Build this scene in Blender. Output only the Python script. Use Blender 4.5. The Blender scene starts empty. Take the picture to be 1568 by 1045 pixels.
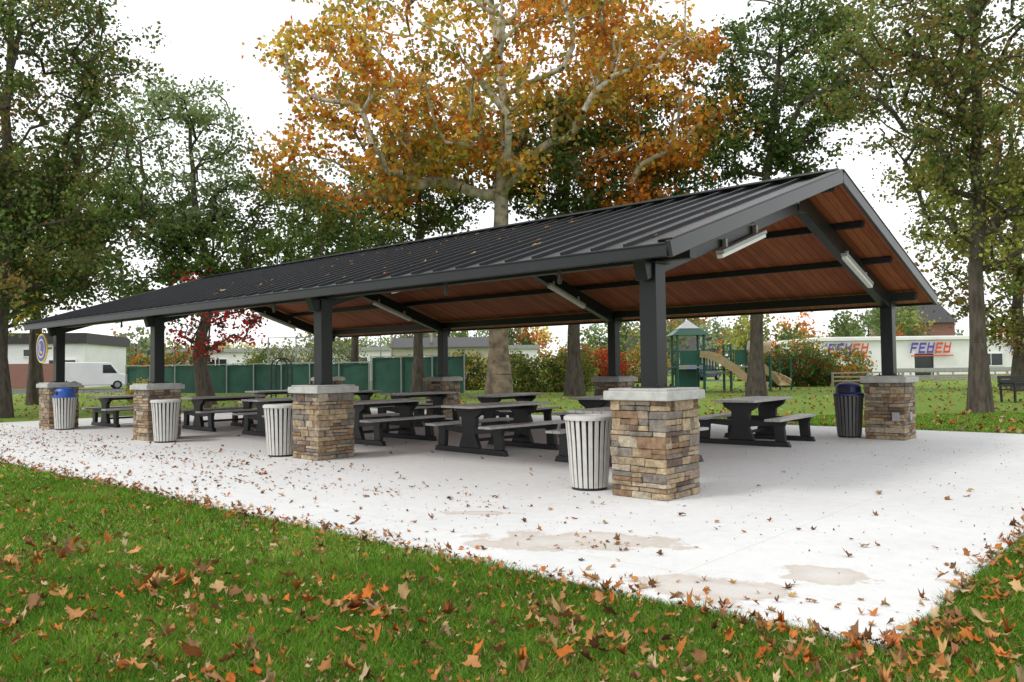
import bpy, math, random
import numpy as np
from mathutils import Vector, Matrix
random.seed(5)
S=bpy.context.scene
S.view_settings.view_transform='Standard'; S.view_settings.look='None'; S.view_settings.exposure=0
# ---------------- layout frame ----------------
CAM=Vector((4.84,-7.58,1.40))
RT=Vector((.747,.665,0)); FW=Vector((-.665,.747,0))
def loc(lat,dep,z=0.0):
    p=Vector((CAM.x,CAM.y,0))+RT*lat+FW*dep; p.z=z; return p
GZ=-0.03
# ---------------- node helpers ----------------
def newmat(name):
    m=bpy.data.materials.new(name); m.use_nodes=True
    nt=m.node_tree; b=nt.nodes['Principled BSDF']; return m,nt,b
def N(nt,t,**k):
    n=nt.nodes.new(t)
    for a,v in k.items(): setattr(n,a,v)
    return n
def math_(nt,op,a,b=None,c=None):
    n=N(nt,'ShaderNodeMath',operation=op)
    for i,x in enumerate((a,b,c)):
        if x is None: continue
        if isinstance(x,(int,float)): n.inputs[i].default_value=x
        else: nt.links.new(x,n.inputs[i])
    return n.outputs[0]
def mixc(nt,f,a,b,mode='MIX'):
    n=N(nt,'ShaderNodeMix',data_type='RGBA',blend_type=mode)
    for s,x in ((n.inputs[0],f),(n.inputs[6],a),(n.inputs[7],b)):
        if isinstance(x,(int,float)): s.default_value=x
        elif isinstance(x,(tuple,list)): s.default_value=(*x[:3],1)
        else: nt.links.new(x,s)
    return n.outputs[2]
def noise(nt,scale,detail=4,rough=.55,vec=None):
    n=N(nt,'ShaderNodeTexNoise'); n.inputs['Scale'].default_value=scale
    n.inputs['Detail'].default_value=detail; n.inputs['Roughness'].default_value=rough
    if vec is not None: nt.links.new(vec,n.inputs['Vector'])
    return n.outputs[0]
def ramp(nt,f,stops,interp='LINEAR'):
    r=N(nt,'ShaderNodeValToRGB'); r.color_ramp.interpolation=interp
    e=r.color_ramp.elements
    while len(e)<len(stops): e.new(.5)
    for i,(p,c) in enumerate(stops):
        e[i].position=p; e[i].color=(*c[:3],1) if isinstance(c,(tuple,list)) else (c,c,c,1)
    nt.links.new(f,r.inputs[0]); return r.outputs[0]
def bump(nt,b,h,s,d=.02):
    n=N(nt,'ShaderNodeBump'); n.inputs['Strength'].default_value=s; n.inputs['Distance'].default_value=d
    nt.links.new(h,n.inputs['Height']); nt.links.new(n.outputs[0],b.inputs['Normal'])
def geo(nt): return N(nt,'ShaderNodeNewGeometry')
def pmat(name,col,rough=.6,metal=0,var=.2,scale=6,bmp=.15,bd=.01,spec=None):
    m,nt,b=newmat(name); g=geo(nt)
    f=noise(nt,scale,4,.6,g.outputs['Position'])
    f2=ramp(nt,f,[(.3,0.0),(.7,1.0)])
    c=mixc(nt,f2,[x*(1-var) for x in col],[min(1,x*(1+var)) for x in col])
    nt.links.new(c,b.inputs['Base Color']); b.inputs['Roughness'].default_value=rough; b.inputs['Metallic'].default_value=metal
    if spec is not None: b.inputs['Specular IOR Level'].default_value=spec
    if bmp: bump(nt,b,noise(nt,scale*8,2,.6,g.outputs['Position']),bmp,bd)
    return m
# ---------------- mesh helpers ----------------
class MB:
    def __init__(s): s.v=[]; s.f=[]; s.m=[]
    def add(s,vs,fs,mi=0):
        o=len(s.v); s.v+= [tuple(v) for v in vs]
        for f in fs: s.f.append(tuple(i+o for i in f)); s.m.append(mi)
    def box(s,c,d,mi=0,M=None):
        hx,hy,hz=d[0]/2,d[1]/2,d[2]/2
        vs=[Vector((x*hx,y*hy,z*hz)) for z in(-1,1) for y in(-1,1) for x in(-1,1)]
        if M is not None: vs=[M@v for v in vs]
        vs=[v+Vector(c) for v in vs]
        s.add(vs,[(0,2,3,1),(4,5,7,6),(0,1,5,4),(2,6,7,3),(0,4,6,2),(1,3,7,5)],mi)
    def beam(s,p0,p1,w,h,mi=0,up=(0,0,1)):
        p0=Vector(p0);p1=Vector(p1);d=(p1-p0);L=d.length;d.normalize()
        sd=d.cross(Vector(up)).normalized(); u=sd.cross(d)
        M=Matrix((d,sd,u)).transposed()
        s.box((p0+p1)/2,(L,w,h),mi,M)
    def cyl(s,p0,p1,r0,r1=None,n=12,mi=0,cap=True):
        if r1 is None: r1=r0
        p0=Vector(p0);p1=Vector(p1);d=(p1-p0).normalized()
        ref=Vector((1,0,0)) if abs(d.x)<.8 else Vector((0,1,0))
        a=d.cross(ref).normalized(); b=d.cross(a)
        vs=[];
        for p,r in((p0,r0),(p1,r1)):
            for i in range(n):
                t=2*math.pi*i/n; vs.append(p+(a*math.cos(t)+b*math.sin(t))*r)
        fs=[(i,(i+1)%n,n+(i+1)%n,n+i) for i in range(n)]
        if cap: fs+=[tuple(range(n))[::-1],tuple(range(n,2*n))]
        s.add(vs,fs,mi)
    def ext(s,poly,y0,y1,mi=0,M=None,off=(0,0,0)):
        n=len(poly); vs=[Vector((x,y,z)) for y in(y0,y1) for x,z in poly]
        if M is not None: vs=[M@v for v in vs]
        vs=[v+Vector(off) for v in vs]
        s.add(vs,[tuple(range(n)),tuple(range(2*n-1,n-1,-1))]+[(i,n+i,n+(i+1)%n,(i+1)%n) for i in range(n)],mi)
    def obj(s,name,mats,parent=None,bevel=0,smooth=False,loc_=None):
        me=bpy.data.meshes.new(name); me.from_pydata(s.v,[],s.f)
        for m in mats: me.materials.append(m)
        me.polygons.foreach_set('material_index',s.m)
        if smooth: me.polygons.foreach_set('use_smooth',[True]*len(s.f))
        me.update()
        import bmesh
        bm=bmesh.new(); bm.from_mesh(me); bmesh.ops.recalc_face_normals(bm,faces=bm.faces); bm.to_mesh(me); bm.free()
        o=bpy.data.objects.new(name,me); S.collection.objects.link(o)
        if parent: o.parent=parent
        if loc_ is not None: o.location=loc_
        if bevel:
            md=o.modifiers.new('bevel','BEVEL'); md.width=bevel; md.segments=2; md.limit_method='ANGLE'
        return o
def empty(name,l=(0,0,0),rz=0):
    e=bpy.data.objects.new(name,None); S.collection.objects.link(e); e.location=l; e.rotation_euler=(0,0,rz); e.empty_display_size=.2; return e
def inst(o,parent,name=None):
    c=bpy.data.objects.new(name or o.name,o.data); S.collection.objects.link(c); c.parent=parent
    for md in o.modifiers:
        n=c.modifiers.new(md.name,md.type); n.width=md.width; n.segments=md.segments; n.limit_method=md.limit_method
    return c
def mesh_np(name,V,F,mat,col=None,parent=None,smooth=False):
    me=bpy.data.meshes.new(name); k=F.shape[1]
    me.vertices.add(len(V)); me.vertices.foreach_set('co',V.astype(np.float32).ravel())
    me.loops.add(F.size); me.loops.foreach_set('vertex_index',F.astype(np.int32).ravel())
    me.polygons.add(len(F)); me.polygons.foreach_set('loop_start',np.arange(0,F.size,k,dtype=np.int32))
    if smooth: me.polygons.foreach_set('use_smooth',np.ones(len(F),dtype=bool))
    me.update(calc_edges=True)
    if col is not None:
        a=me.color_attributes.new('Col','FLOAT_COLOR','POINT')
        c=np.ones((len(V),4),np.float32); c[:,:3]=col; a.data.foreach_set('color',c.ravel())
    me.materials.append(mat)
    o=bpy.data.objects.new(name,me); S.collection.objects.link(o)
    if parent: o.parent=parent
    return o
# ---------------- materials ----------------
def leafmat(name,trans=.35):
    m,nt,b=newmat(name); nt.nodes.remove(b)
    at=N(nt,'ShaderNodeAttribute',attribute_name='Col')
    d=N(nt,'ShaderNodeBsdfDiffuse'); nt.links.new(at.outputs['Color'],d.inputs['Color'])
    t=N(nt,'ShaderNodeBsdfTranslucent'); nt.links.new(at.outputs['Color'],t.inputs['Color'])
    mx=N(nt,'ShaderNodeMixShader'); mx.inputs[0].default_value=trans
    nt.links.new(d.outputs[0],mx.inputs[1]); nt.links.new(t.outputs[0],mx.inputs[2])
    nt.links.new(mx.outputs[0],nt.nodes['Material Output'].inputs[0]); return m
M_leaf=leafmat('foliage',.45); M_blade=leafmat('grass_blades',.3); M_fallen=leafmat('fallen_leaf',.1)
def barkmat(name,c1,c2,sc=3):
    m,nt,b=newmat(name); g=geo(nt)
    mp=N(nt,'ShaderNodeMapping'); mp.inputs['Scale'].default_value=(1,1,.25); nt.links.new(g.outputs['Position'],mp.inputs[0])
    f=noise(nt,sc*3,6,.65,mp.outputs[0]); c=ramp(nt,f,[(.35,c1),(.62,c2)])
    nt.links.new(c,b.inputs['Base Color']); b.inputs['Roughness'].default_value=.9
    bump(nt,b,noise(nt,sc*6,5,.7,mp.outputs[0]),.7,.04); return m
M_bark=barkmat('bark_dark',(.035,.028,.022),(.10,.08,.062))
m,nt,b=newmat('bark_sycamore'); g=geo(nt)
sp=N(nt,'ShaderNodeSeparateXYZ'); nt.links.new(g.outputs['Position'],sp.inputs[0])
f=noise(nt,3,6,.6,g.outputs['Position'])
h=math_(nt,'MULTIPLY_ADD',sp.outputs[2],.11,-.55)
low=ramp(nt,f,[(.35,(.10,.075,.05)),(.6,(.25,.19,.13))])
hi=ramp(nt,f,[(.36,(.20,.17,.12)),(.48,(.46,.42,.33)),(.7,(.70,.66,.56))])
hn=N(nt,'ShaderNodeClamp'); nt.links.new(h,hn.inputs[0])
nt.links.new(mixc(nt,hn.outputs[0],low,hi),b.inputs['Base Color']); b.inputs['Roughness'].default_value=.85
bump(nt,b,f,.5,.05); M_syc=m

M_black=pmat('black_painted_steel',(.013,.015,.018),.36,0,.15,3,.05,.003,.35)
M_cap=pmat('cast_stone_cap',(.42,.42,.40),.85,0,.18,9,.3,.005)
M_tabletop=pmat('grey_composite_plank',(.46,.45,.43),.42,0,.15,14,.2,.004)
M_tableleg=pmat('black_table_frame',(.012,.012,.014),.5,0,.2,5,.05,.003)
M_slat=pmat('grey_slat',(.54,.53,.50),.6,0,.1,12,.1,.003)
M_slatd=pmat('dark_grey_slat',(.10,.10,.10),.6,0,.1,12,.1,.003)
M_dark=pmat('dark_liner',(.015,.015,.015),.7,0,.1,5,0)
M_blue=pmat('blue_plastic',(.02,.09,.38),.4,0,.15,6,.05,.003)
M_navy=pmat('navy_plastic',(.012,.02,.10),.4,0,.15,6,.05,.003)
M_lamp=pmat('white_light_tube',(.78,.78,.76),.35,0,.04,6,0)
M_lampg=pmat('grey_fixture',(.35,.35,.36),.4,0,.1,6,0)
M_white=pmat('white_paint',(.78,.78,.77),.6,0,.06,.8,0)
M_glass=pmat('window_glass',(.03,.035,.04),.08,0,.2,1,0)
M_green=pmat('green_windscreen',(.018,.075,.055),.8,0,.25,1.2,.3,.05)
M_galv=pmat('galvanised_steel',(.33,.34,.34),.45,.4,.1,4,0)
M_pgreen=pmat('playground_green',(.006,.10,.065),.4,0,.1,3,0)
M_beige=pmat('beige_plastic',(.46,.34,.18),.4,0,.1,3,0)
M_red=pmat('orange_red_paint',(.60,.08,.03),.5,0,.1,3,0)
M_lblue=pmat('sign_blue',(.03,.06,.42),.45,0,.08,6,0)
M_purp=pmat('purple_blue_paint',(.09,.05,.34),.45,0,.08,6,0)
M_yel=pmat('sign_yellow',(.75,.55,.05),.45,0,.08,6,0)
M_oldwood=pmat('weathered_wood',(.34,.30,.24),.85,0,.25,5,.3,.01)
M_asph=pmat('asphalt',(.07,.07,.072),.9,0,.2,2,.3,.01)
M_brownroof=pmat('dark_fascia',(.03,.028,.03),.6,0,.2,3,.1,.01)
M_tyre=pmat('tyre',(.02,.02,.02),.85,0,.1,5,0)
M_carblue=pmat('car_paint_blue',(.03,.05,.11),.25,.3,.05,3,0)
M_tan=pmat('tan_siding',(.45,.42,.36),.8,0,.1,2,.1,.01)
m,nt,b=newmat('red_brick'); tc=N(nt,'ShaderNodeTexCoord'); br=N(nt,'ShaderNodeTexBrick')
br.inputs['Scale'].default_value=4; br.inputs['Color1'].default_value=(.28,.09,.06,1); br.inputs['Color2'].default_value=(.20,.07,.05,1); br.inputs['Mortar'].default_value=(.35,.32,.3,1)
mp=N(nt,'ShaderNodeMapping'); mp.inputs['Rotation'].default_value=(math.pi/2,0,0); nt.links.new(tc.outputs['Object'],mp.inputs[0]); nt.links.new(mp.outputs[0],br.inputs[0])
nt.links.new(br.outputs[0],b.inputs['Base Color']); b.inputs['Roughness'].default_value=.9; M_brick=m
m,nt,b=newmat('ledge_stone'); g=geo(nt)
c=ramp(nt,g.outputs['Random Per Island'],[(0,(.35,.26,.165)),(.14,(.20,.175,.145)),(.28,(.42,.32,.20)),(.42,(.15,.10,.07)),(.55,(.32,.25,.185)),(.68,(.26,.165,.095)),(.8,(.45,.38,.285)),(.9,(.23,.20,.17))],'CONSTANT')
f=noise(nt,16,6,.65,g.outputs['Position']); v=ramp(nt,f,[(.3,.5),(.7,1.3)])
nt.links.new(mixc(nt,1.0,c,v,'MULTIPLY'),b.inputs['Base Color']); b.inputs['Roughness'].default_value=.9
bump(nt,b,noise(nt,22,6,.7,g.outputs['Position']),.9,.03); M_stone=m
M_mortar=pmat('mortar',(.08,.068,.055),.95,0,.2,20,.2,.01)
m,nt,b=newmat('standing_seam_metal'); g=geo(nt)
f=noise(nt,1.3,6,.65,g.outputs['Position'])
nt.links.new(ramp(nt,f,[(.3,(.030,.033,.038)),(.7,(.052,.056,.062))]),b.inputs['Base Color'])
nt.links.new(ramp(nt,f,[(.3,.24),(.7,.38)]),b.inputs['Roughness']); M_roof=m
M_seam=pmat('seam_metal',(.012,.013,.015),.35,0,.1,2,0)
M_trim=pmat('trim_metal',(.03,.032,.036),.32,0,.1,2,0)
m,nt,b=newmat('stained_wood_ceiling'); g=geo(nt)
sp=N(nt,'ShaderNodeSeparateXYZ'); nt.links.new(g.outputs['Position'],sp.inputs[0])
t=math_(nt,'DIVIDE',sp.outputs[0],.14); fr=math_(nt,'FRACT',t); fl=math_(nt,'FLOOR',t)
wn=N(nt,'ShaderNodeTexWhiteNoise',noise_dimensions='1D'); nt.links.new(fl,wn.inputs['W'])
c=mixc(nt,wn.outputs[0],(.27,.075,.028),(.38,.125,.050))
mp=N(nt,'ShaderNodeMapping'); mp.inputs['Scale'].default_value=(14,1.2,1.2); nt.links.new(g.outputs['Position'],mp.inputs[0])
gr=ramp(nt,noise(nt,2,6,.6,mp.outputs[0]),[(.3,.7),(.7,1.15)])
c=mixc(nt,1.0,c,gr,'MULTIPLY')
gap=math_(nt,'LESS_THAN',fr,.07)
c=mixc(nt,gap,c,(.05,.015,.01))
nt.links.new(c,b.inputs['Base Color']); b.inputs['Roughness'].default_value=.65; b.inputs['Specular IOR Level'].default_value=.2; M_ceil=m
m,nt,b=newmat('broom_concrete'); g=geo(nt); P=g.outputs['Position']
sp=N(nt,'ShaderNodeSeparateXYZ'); nt.links.new(P,sp.inputs[0])
n1=noise(nt,.6,6,.6,P); n2=noise(nt,7,6,.65,P); n3=noise(nt,90,2,.5,P)
c=ramp(nt,n1,[(.3,(.61,.61,.60)),(.7,(.69,.69,.68))])
c=mixc(nt,1.0,c,ramp(nt,n2,[(.3,.92),(.6,1.0)]),'MULTIPLY')
c=mixc(nt,1.0,c,ramp(nt,n3,[(.3,.88),(.6,1.0)]),'MULTIPLY')
def joint(coord,per,off):
    fr=math_(nt,'FRACT',math_(nt,'DIVIDE',math_(nt,'ADD',coord,off),per)); return math_(nt,'LESS_THAN',fr,.010/per)
j=math_(nt,'MAXIMUM',joint(sp.outputs[0],2.95,30.4),joint(sp.outputs[1],3.4,33.35))
c=mixc(nt,math_(nt,'MULTIPLY',j,.3),c,(.25,.24,.23))
def stain(cx,cy,rx,ry,ang):
    ca,sa=math.cos(ang),math.sin(ang)
    dx=math_(nt,'SUBTRACT',sp.outputs[0],cx); dy=math_(nt,'SUBTRACT',sp.outputs[1],cy)
    a=math_(nt,'ADD',math_(nt,'MULTIPLY',dx,ca/rx),math_(nt,'MULTIPLY',dy,sa/rx))
    q=math_(nt,'ADD',math_(nt,'MULTIPLY',dx,-sa/ry),math_(nt,'MULTIPLY',dy,ca/ry))
    r=math_(nt,'SQRT',math_(nt,'ADD',math_(nt,'MULTIPLY',a,a),math_(nt,'MULTIPLY',q,q)))
    nn=noise(nt,2.2,8,.68,P)
    r=math_(nt,'ADD',r,math_(nt,'MULTIPLY_ADD',nn,3.4,-1.7))
    return ramp(nt,r,[(.10,.45),(.62,.7),(.80,.85),(1.0,.0)])
for st in ((.85,-2.42,.82,.36,.65),(2.45,-2.95,.58,.28,.35),(2.75,-2.2,.34,.24,.3),(-.6,-2.0,.4,.10,.6)):
    s_=stain(*st); c=mixc(nt,math_(nt,'MULTIPLY',s_,.68),c,(.36,.275,.185))
nt.links.new(c,b.inputs['Base Color']); b.inputs['Roughness'].default_value=.85
bump(nt,b,n3,.15,.003); M_conc=m
m,nt,b=newmat('lawn'); g=geo(nt); P=g.outputs['Position']
n1=noise(nt,.12,5,.6,P); n2=noise(nt,1.6,6,.7,P); n3=noise(nt,25,4,.7,P)
c=ramp(nt,n1,[(.3,(.13,.22,.03)),(.55,(.18,.27,.045)),(.75,(.23,.28,.07))])
c=mixc(nt,1.0,c,ramp(nt,n3,[(.25,.5),(.7,1.25)]),'MULTIPLY')
c=mixc(nt,ramp(nt,n2,[(.58,.0),(.72,.5)]),c,(.24,.16,.07))
nt.links.new(c,b.inputs['Base Color']); b.inputs['Roughness'].default_value=.9; b.inputs['Specular IOR Level'].default_value=.1
bump(nt,b,n3,.6,.05); M_lawn=m
# ---------------- world + sun + camera ----------------
W=bpy.data.worlds.new('World'); S.world=W; W.use_nodes=True; nt=W.node_tree
bg=nt.nodes['Background']; sky=N(nt,'ShaderNodeTexSky',sky_type='NISHITA'); sky.sun_disc=False
sdir=Vector((-.35,-.85,1.05)).normalized()
sky.sun_elevation=math.asin(sdir.z); sky.sun_rotation=math.atan2(sdir.x,sdir.y); sky.dust_density=3; sky.air_density=1.2
tc=N(nt,'ShaderNodeTexCoord')
cl=mixc(nt,ramp(nt,noise(nt,1.6,6,.6,tc.outputs['Generated']),[(.3,0.0),(.65,1.0)]),(9.0,9.2,9.5),(10.6,10.6,10.6))
nt.links.new(mixc(nt,.88,sky.outputs[0],cl),bg.inputs[0]); bg.inputs[1].default_value=.15
sl=bpy.data.lights.new('sun','SUN'); sl.energy=1.5; sl.angle=math.radians(12); sl.color=(1,.965,.91)
so=bpy.data.objects.new('sun',sl); S.collection.objects.link(so); so.rotation_euler=(-sdir).to_track_quat('-Z','Y').to_euler(); so.location=(0,-10,30)
cd=bpy.data.cameras.new('camera'); co=bpy.data.objects.new('camera',cd); S.collection.objects.link(co); S.camera=co
cd.lens=28.24; cd.clip_end=2000; cd.clip_start=.05
th=math.radians(1.86); ro=math.radians(.72)
f_=(FW*math.cos(th)+Vector((0,0,math.sin(th)))).normalized(); r_=RT.normalized(); u_=r_.cross(f_).normalized()
r2=r_*math.cos(ro)-u_*math.sin(ro); u2=u_*math.cos(ro)+r_*math.sin(ro)
M=Matrix((r2,u2,-f_)).transposed().to_4x4(); M.translation=CAM; co.matrix_world=M
# ---------------- ground ----------------
mb=MB(); ext=600
mb.add([(-ext,-ext,GZ),(ext,-ext,GZ),(ext,ext,GZ),(-ext,ext,GZ)],[(0,1,2,3)]); mb.obj('ground',[M_lawn])
SX0,SX1,SY0,SY1=-21.3,3.55,-3.35,10.4
mb=MB(); mb.box(((SX0+SX1)/2,(SY0+SY1)/2,-.07),(SX1-SX0,SY1-SY0,.14)); mb.obj('concrete_patio',[M_conc],bevel=.015)
def strip(name,a,b_,w,z,mat):
    a=Vector(a);b_=Vector(b_);d=(b_-a).normalized();s_=Vector((-d.y,d.x,0))*w/2
    mb=MB(); mb.add([(*(a-s_).xy,z),(*(b_-s_).xy,z),(*(b_+s_).xy,z),(*(a+s_).xy,z)],[(0,1,2,3)]); return mb.obj(name,[mat])
strip('parking_lot_road',loc(-110,68),loc(-16,62),14,GZ+.004,M_asph)
strip('street_road',loc(10,72),loc(140,72),8,GZ+.004,M_asph)
strip('road_marking',loc(10,72),loc(140,72),.15,GZ+.008,M_white)
# ---------------- pavilion ----------------
pav=empty('picnic_pavilion')
CY=8.15; RX0,RX1=-17.5,.78; SL=.317; YM=4.07; YE=-.68; ZE=2.60
def rz(y): return ZE+(YM-abs(y-YM)-YE)*SL
xs=[.16,-5.95,-11.8,-17.3]
ZP=rz(YM); Y2=2*YM-YE
mb=MB()
for (ya,yb) in ((YE,YM),(YM,Y2)):
    za,zb=rz(ya),rz(yb)
    mb.add([(x,y,z-d) for x in(RX0,RX1) for (y,z) in((ya,za),(yb,zb)) for d in(0,.05)],[(0,2,6,4),(1,5,7,3),(0,1,3,2),(4,6,7,5),(0,4,5,1),(2,3,7,6)])
mb.obj('metal_roof_panels',[M_roof],pav)
mb=MB(); x=RX0+.12
while x<RX1-.05:
    for (ya,yb) in ((YE,YM-.03),(YM+.03,Y2)):
        mb.beam((x,ya,rz(ya)+.022),(x,yb,rz(yb)+.022),.022,.05)
    x+=.41
mb.beam((RX0,YM,ZP+.052),(RX1,YM,ZP+.052),.16,.035)
for s_ in(-1,1):
    mb.beam((RX0,YM+s_*.1,ZP+.025),(RX1,YM+s_*.1,ZP+.025),.14,.02)
mb.obj('standing_seams',[M_seam],pav,bevel=.004)
mb=MB()
for y,sg in((YE,-1),(Y2,1)):
    mb.beam((RX0-.005,y+sg*.03,rz(y)-.065),(RX1+.005,y+sg*.03,rz(y)-.065),.06,.14)
    mb.beam((RX0,y+sg*.062,rz(y)-.008),(RX1,y+sg*.062,rz(y)-.008),.02,.022)
mb.obj('eave_fascia',[M_black],pav,bevel=.006)
mb=MB()
for x in(RX0-.028,RX1+.028):
    xi=x-.03*(1 if x>0 else -1)
    for ye,yi in((YE-.05,YM),(Y2+.05,YM)):
        ze=ZE-.05*SL
        mb.beam((x,ye,ze-.05),(x,yi,ZP-.05),.05,.17)
        mb.beam((xi,ye,ze+.052),(xi,yi,ZP+.052),.13,.02)
mb.obj('rake_trim',[M_trim],pav,bevel=.006)
mb=MB()
for (ya,yb) in ((YE+.02,YM),(YM,Y2-.02)):
    za,zb=rz(ya)-.055,rz(yb)-.055
    mb.add([(x,y,z-d) for x in(RX0+.01,RX1-.01) for (y,z) in((ya,za),(yb,zb)) for d in(0,.04)],[(0,2,6,4),(1,5,7,3),(0,1,3,2),(4,6,7,5),(0,4,5,1),(2,3,7,6)])
mb.obj('wood_ceiling',[M_ceil],pav)
mb=MB()
for x in xs:
    for y0,sg in((0,1),(CY,-1)):
        p0=Vector((x,y0-sg*.25,rz(y0-sg*.25)-.30)); p1=Vector((x,YM,rz(YM)-.32))
        mb.beam(p0,p1,.15,.26)
        mb.box((x,y0,1.8),(.21,.21,1.44))
        mb.box((x,y0,1.16),(.36,.36,.02))
        mb.box((x,y0,2.515),(.30,.30,.02))
        for bx in(-.13,.13):
            for by in(-.13,.13): mb.cyl((x+bx,y0+by,1.17),(x+bx,y0+by,1.20),.015,n=6)
    mb.box((x,YM,rz(YM)-.33),(.19,.34,.30))
mb.obj('steel_frames',[M_black],pav,bevel=.012)
mb=MB()
for y in(0,CY): mb.beam((RX0+.05,y,rz(y)-.215),(RX1-.12,y,rz(y)-.215),.12,.16)
for y in(1.45,2.8,CY-1.45,CY-2.8):
    mb.beam((RX0+.05,y,rz(y)-.145),(RX1-.1,y,rz(y)-.145),.09,.10)
mb.beam((RX0+.05,YM,rz(YM)-.17),(RX1-.1,YM,rz(YM)-.17),.12,.12)
mb.obj('purlins',[M_black],pav,bevel=.006)
mb=MB()
for x in xs:
    for yc in(1.95,CY-1.95):
        yl,yh=(yc-.62,yc+.62)
        a=Vector((x+.13,yl,rz(yl)-.48));c=Vector((x+.13,yh,rz(yh)-.48))
        mb.beam(a,c,.11,.05,1); mb.beam(a+Vector((0,0,-.05)),c+Vector((0,0,-.05)),.08,.05,0)
        for t in(.15,.85):
            p=a.lerp(c,t); mb.box((p.x-.02,p.y,p.z+.07),(.05,.05,.12),1)
mb.obj('tube_light_fixtures',[M_lamp,M_lampg],pav,bevel=.008)
mb=MB()
for x in(-.75,-2.6,-6.6,-8.7,-12.4):
    mb.cyl((x,YE+.2,rz(YE)-.08),(x,YE+.2,rz(YE)-.22),.02,n=8); mb.cyl((x,YE+.2,rz(YE)-.22),(x,YE+.2,rz(YE)-.27),.03,.02,n=8)
mb.obj('eave_hooks',[M_trim],pav)
for ir,y in enumerate((0,CY)):
    for ic,x in enumerate(xs):
        rnd=random.Random(ir*17+ic*5+3); H=1.03; hs=.33
        mb=MB(); mb.box((x,y,H/2),(hs*2-.05,hs*2-.05,H),1)
        z=0.0
        while z<H-.001:
            ch=rnd.choice((.05,.07,.085,.10,.13)); 
            if z+ch>H-.045: ch=H-z
            for fc in range(4):
                ang=fc*math.pi/2; R=Matrix.Rotation(ang,3,'Z')
                t=-hs
                while t<hs-.001:
                    L=rnd.uniform(.10,.34)
                    if t+L>hs-.09: L=hs-t
                    pr=rnd.uniform(.0,.026)
                    parts=[(z,ch)]
                    if ch>=.10 and rnd.random()<.45: parts=[(z,ch/2),(z+ch/2,ch/2)]
                    for (zz,hh) in parts:
                        pr2=pr+rnd.uniform(-.006,.008); e0=.012 if t<=-hs+.001 else 0; e1=.012 if t+L>=hs-.001 else 0
                        dpt=.10
                        c=Vector(((t-e0+t+L+e1)/2, -(hs+pr2-dpt/2), zz+hh/2))
                        n0=len(mb.v)
                        mb.box((0,0,0),(L+e0+e1-.006,dpt,hh-.006))
                        for i in range(n0,n0+8):
                            v=Vector(mb.v[i])+Vector((rnd.uniform(-.005,.005),rnd.uniform(-.008,.008),rnd.uniform(-.004,.004)))
                            v=R@(v+c); mb.v[i]=(v.x+x,v.y+y,max(0,v.z))
                    t+=L
            z+=ch
        pr_=empty('stone_pier_%d'%(ir*4+ic+1)); pr_.parent=pav
        mb.obj('ledge_stones',[M_stone,M_mortar],pr_,bevel=.006)
        mb=MB(); mb.box((x,y,H+.05),(.80,.80,.10)); mb.box((x,y,H+.11),(.72,.72,.03)); mb.obj('cap_stone',[M_cap],pr_,bevel=.012)
mb=MB(); mb.box((xs[0]+.362,CY-.05,.42),(.03,.09,.14)); mb.box((xs[0]+.20,CY-.372,.42),(.12,.03,.16)); mb.obj('outlet_box',[M_lampg],pav,bevel=.005)
sg=empty('round_club_sign',(-17.55,-.30,2.02))
mb=MB(); mb.cyl((0,0,0),(0,-.03,0),.37,n=48,mi=0); mb.cyl((0,-.03,0),(0,-.034,0),.33,n=48,mi=1); mb.cyl((0,-.034,0),(0,-.038,0),.24,n=40,mi=0); mb.cyl((0,-.038,0),(0,-.042,0),.20,n=40,mi=1)
mb.box((-.05,-.045,.0),(.05,.006,.24),0); mb.box((.02,-.045,-.1),(.16,.006,.05),0)
mb.cyl((0,.01,.3),(0,.01,.48),.012,n=8,mi=0)
mb.box((.1,.08,.0),(.3,.12,.05),0)
mb.obj('sign_disc',[M_yel,M_lblue],sg)
# ---------------- trash cans ----------------
def trash(x,y,sm,lid):
    e=empty('trash_can',(x,y,0)); n=22; mb=MB()
    for i in range(n):
        a=2*math.pi*i/n; pts=[(0.03,.205),(.25,.222),(.55,.24),(.80,.262)]
        for (z0,r0),(z1,r1) in zip(pts[:-1],pts[1:]):
            c,s_=math.cos(a),math.sin(a)
            mb.beam((c*r0,s_*r0,z0),(c*r1,s_*r1,z1+.001),.046,.012,0,up=(c,s_,0))
    mb.obj('slats',[sm],e,bevel=.003)
    mb=MB(); mb.cyl((0,0,.02),(0,0,.76),.19,.235,n=28)
    for z,r in((.12,.212),(.68,.247)): mb.cyl((0,0,z),(0,0,z+.03),r-.004,n=28)
    mb.cyl((0,0,0),(0,0,.03),.2,n=28); mb.obj('liner_and_hoops',[M_dark],e,smooth=False)
    mb=MB(); 
    if lid is None: prof=[(.262,.79),(.285,.79),(.285,.825),(.262,.84),(.14,.845),(.13,.80)]
    else: prof=[(.255,.79),(.275,.79),(.275,.82),(.23,.85),(.225,.95),(.19,1.0),(.10,1.03),(.001,1.035)]
    n=28; vs=[(r*math.cos(2*math.pi*i/n),r*math.sin(2*math.pi*i/n),z) for r,z in prof for i in range(n)]
    fs=[(k*n+i,k*n+(i+1)%n,(k+1)*n+(i+1)%n,(k+1)*n+i) for k in range(len(prof)-1) for i in range(n)]
    mb.add(vs,fs); mb.obj('rim' if lid is None else 'lid',[lid or sm],e)
    if lid:
        mb=MB(); mb.box((0,-.215,.905),(.22,.03,.085)); mb.obj('lid_opening',[M_dark],e,bevel=.01)
trash(-.66,-.10,M_slat,None); trash(-6.75,-.27,M_slat,None); trash(-10.95,-.22,M_slat,None)
trash(-16.62,-.10,M_slat,M_blue); trash(-.54,8.02,M_slatd,M_navy)
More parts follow.
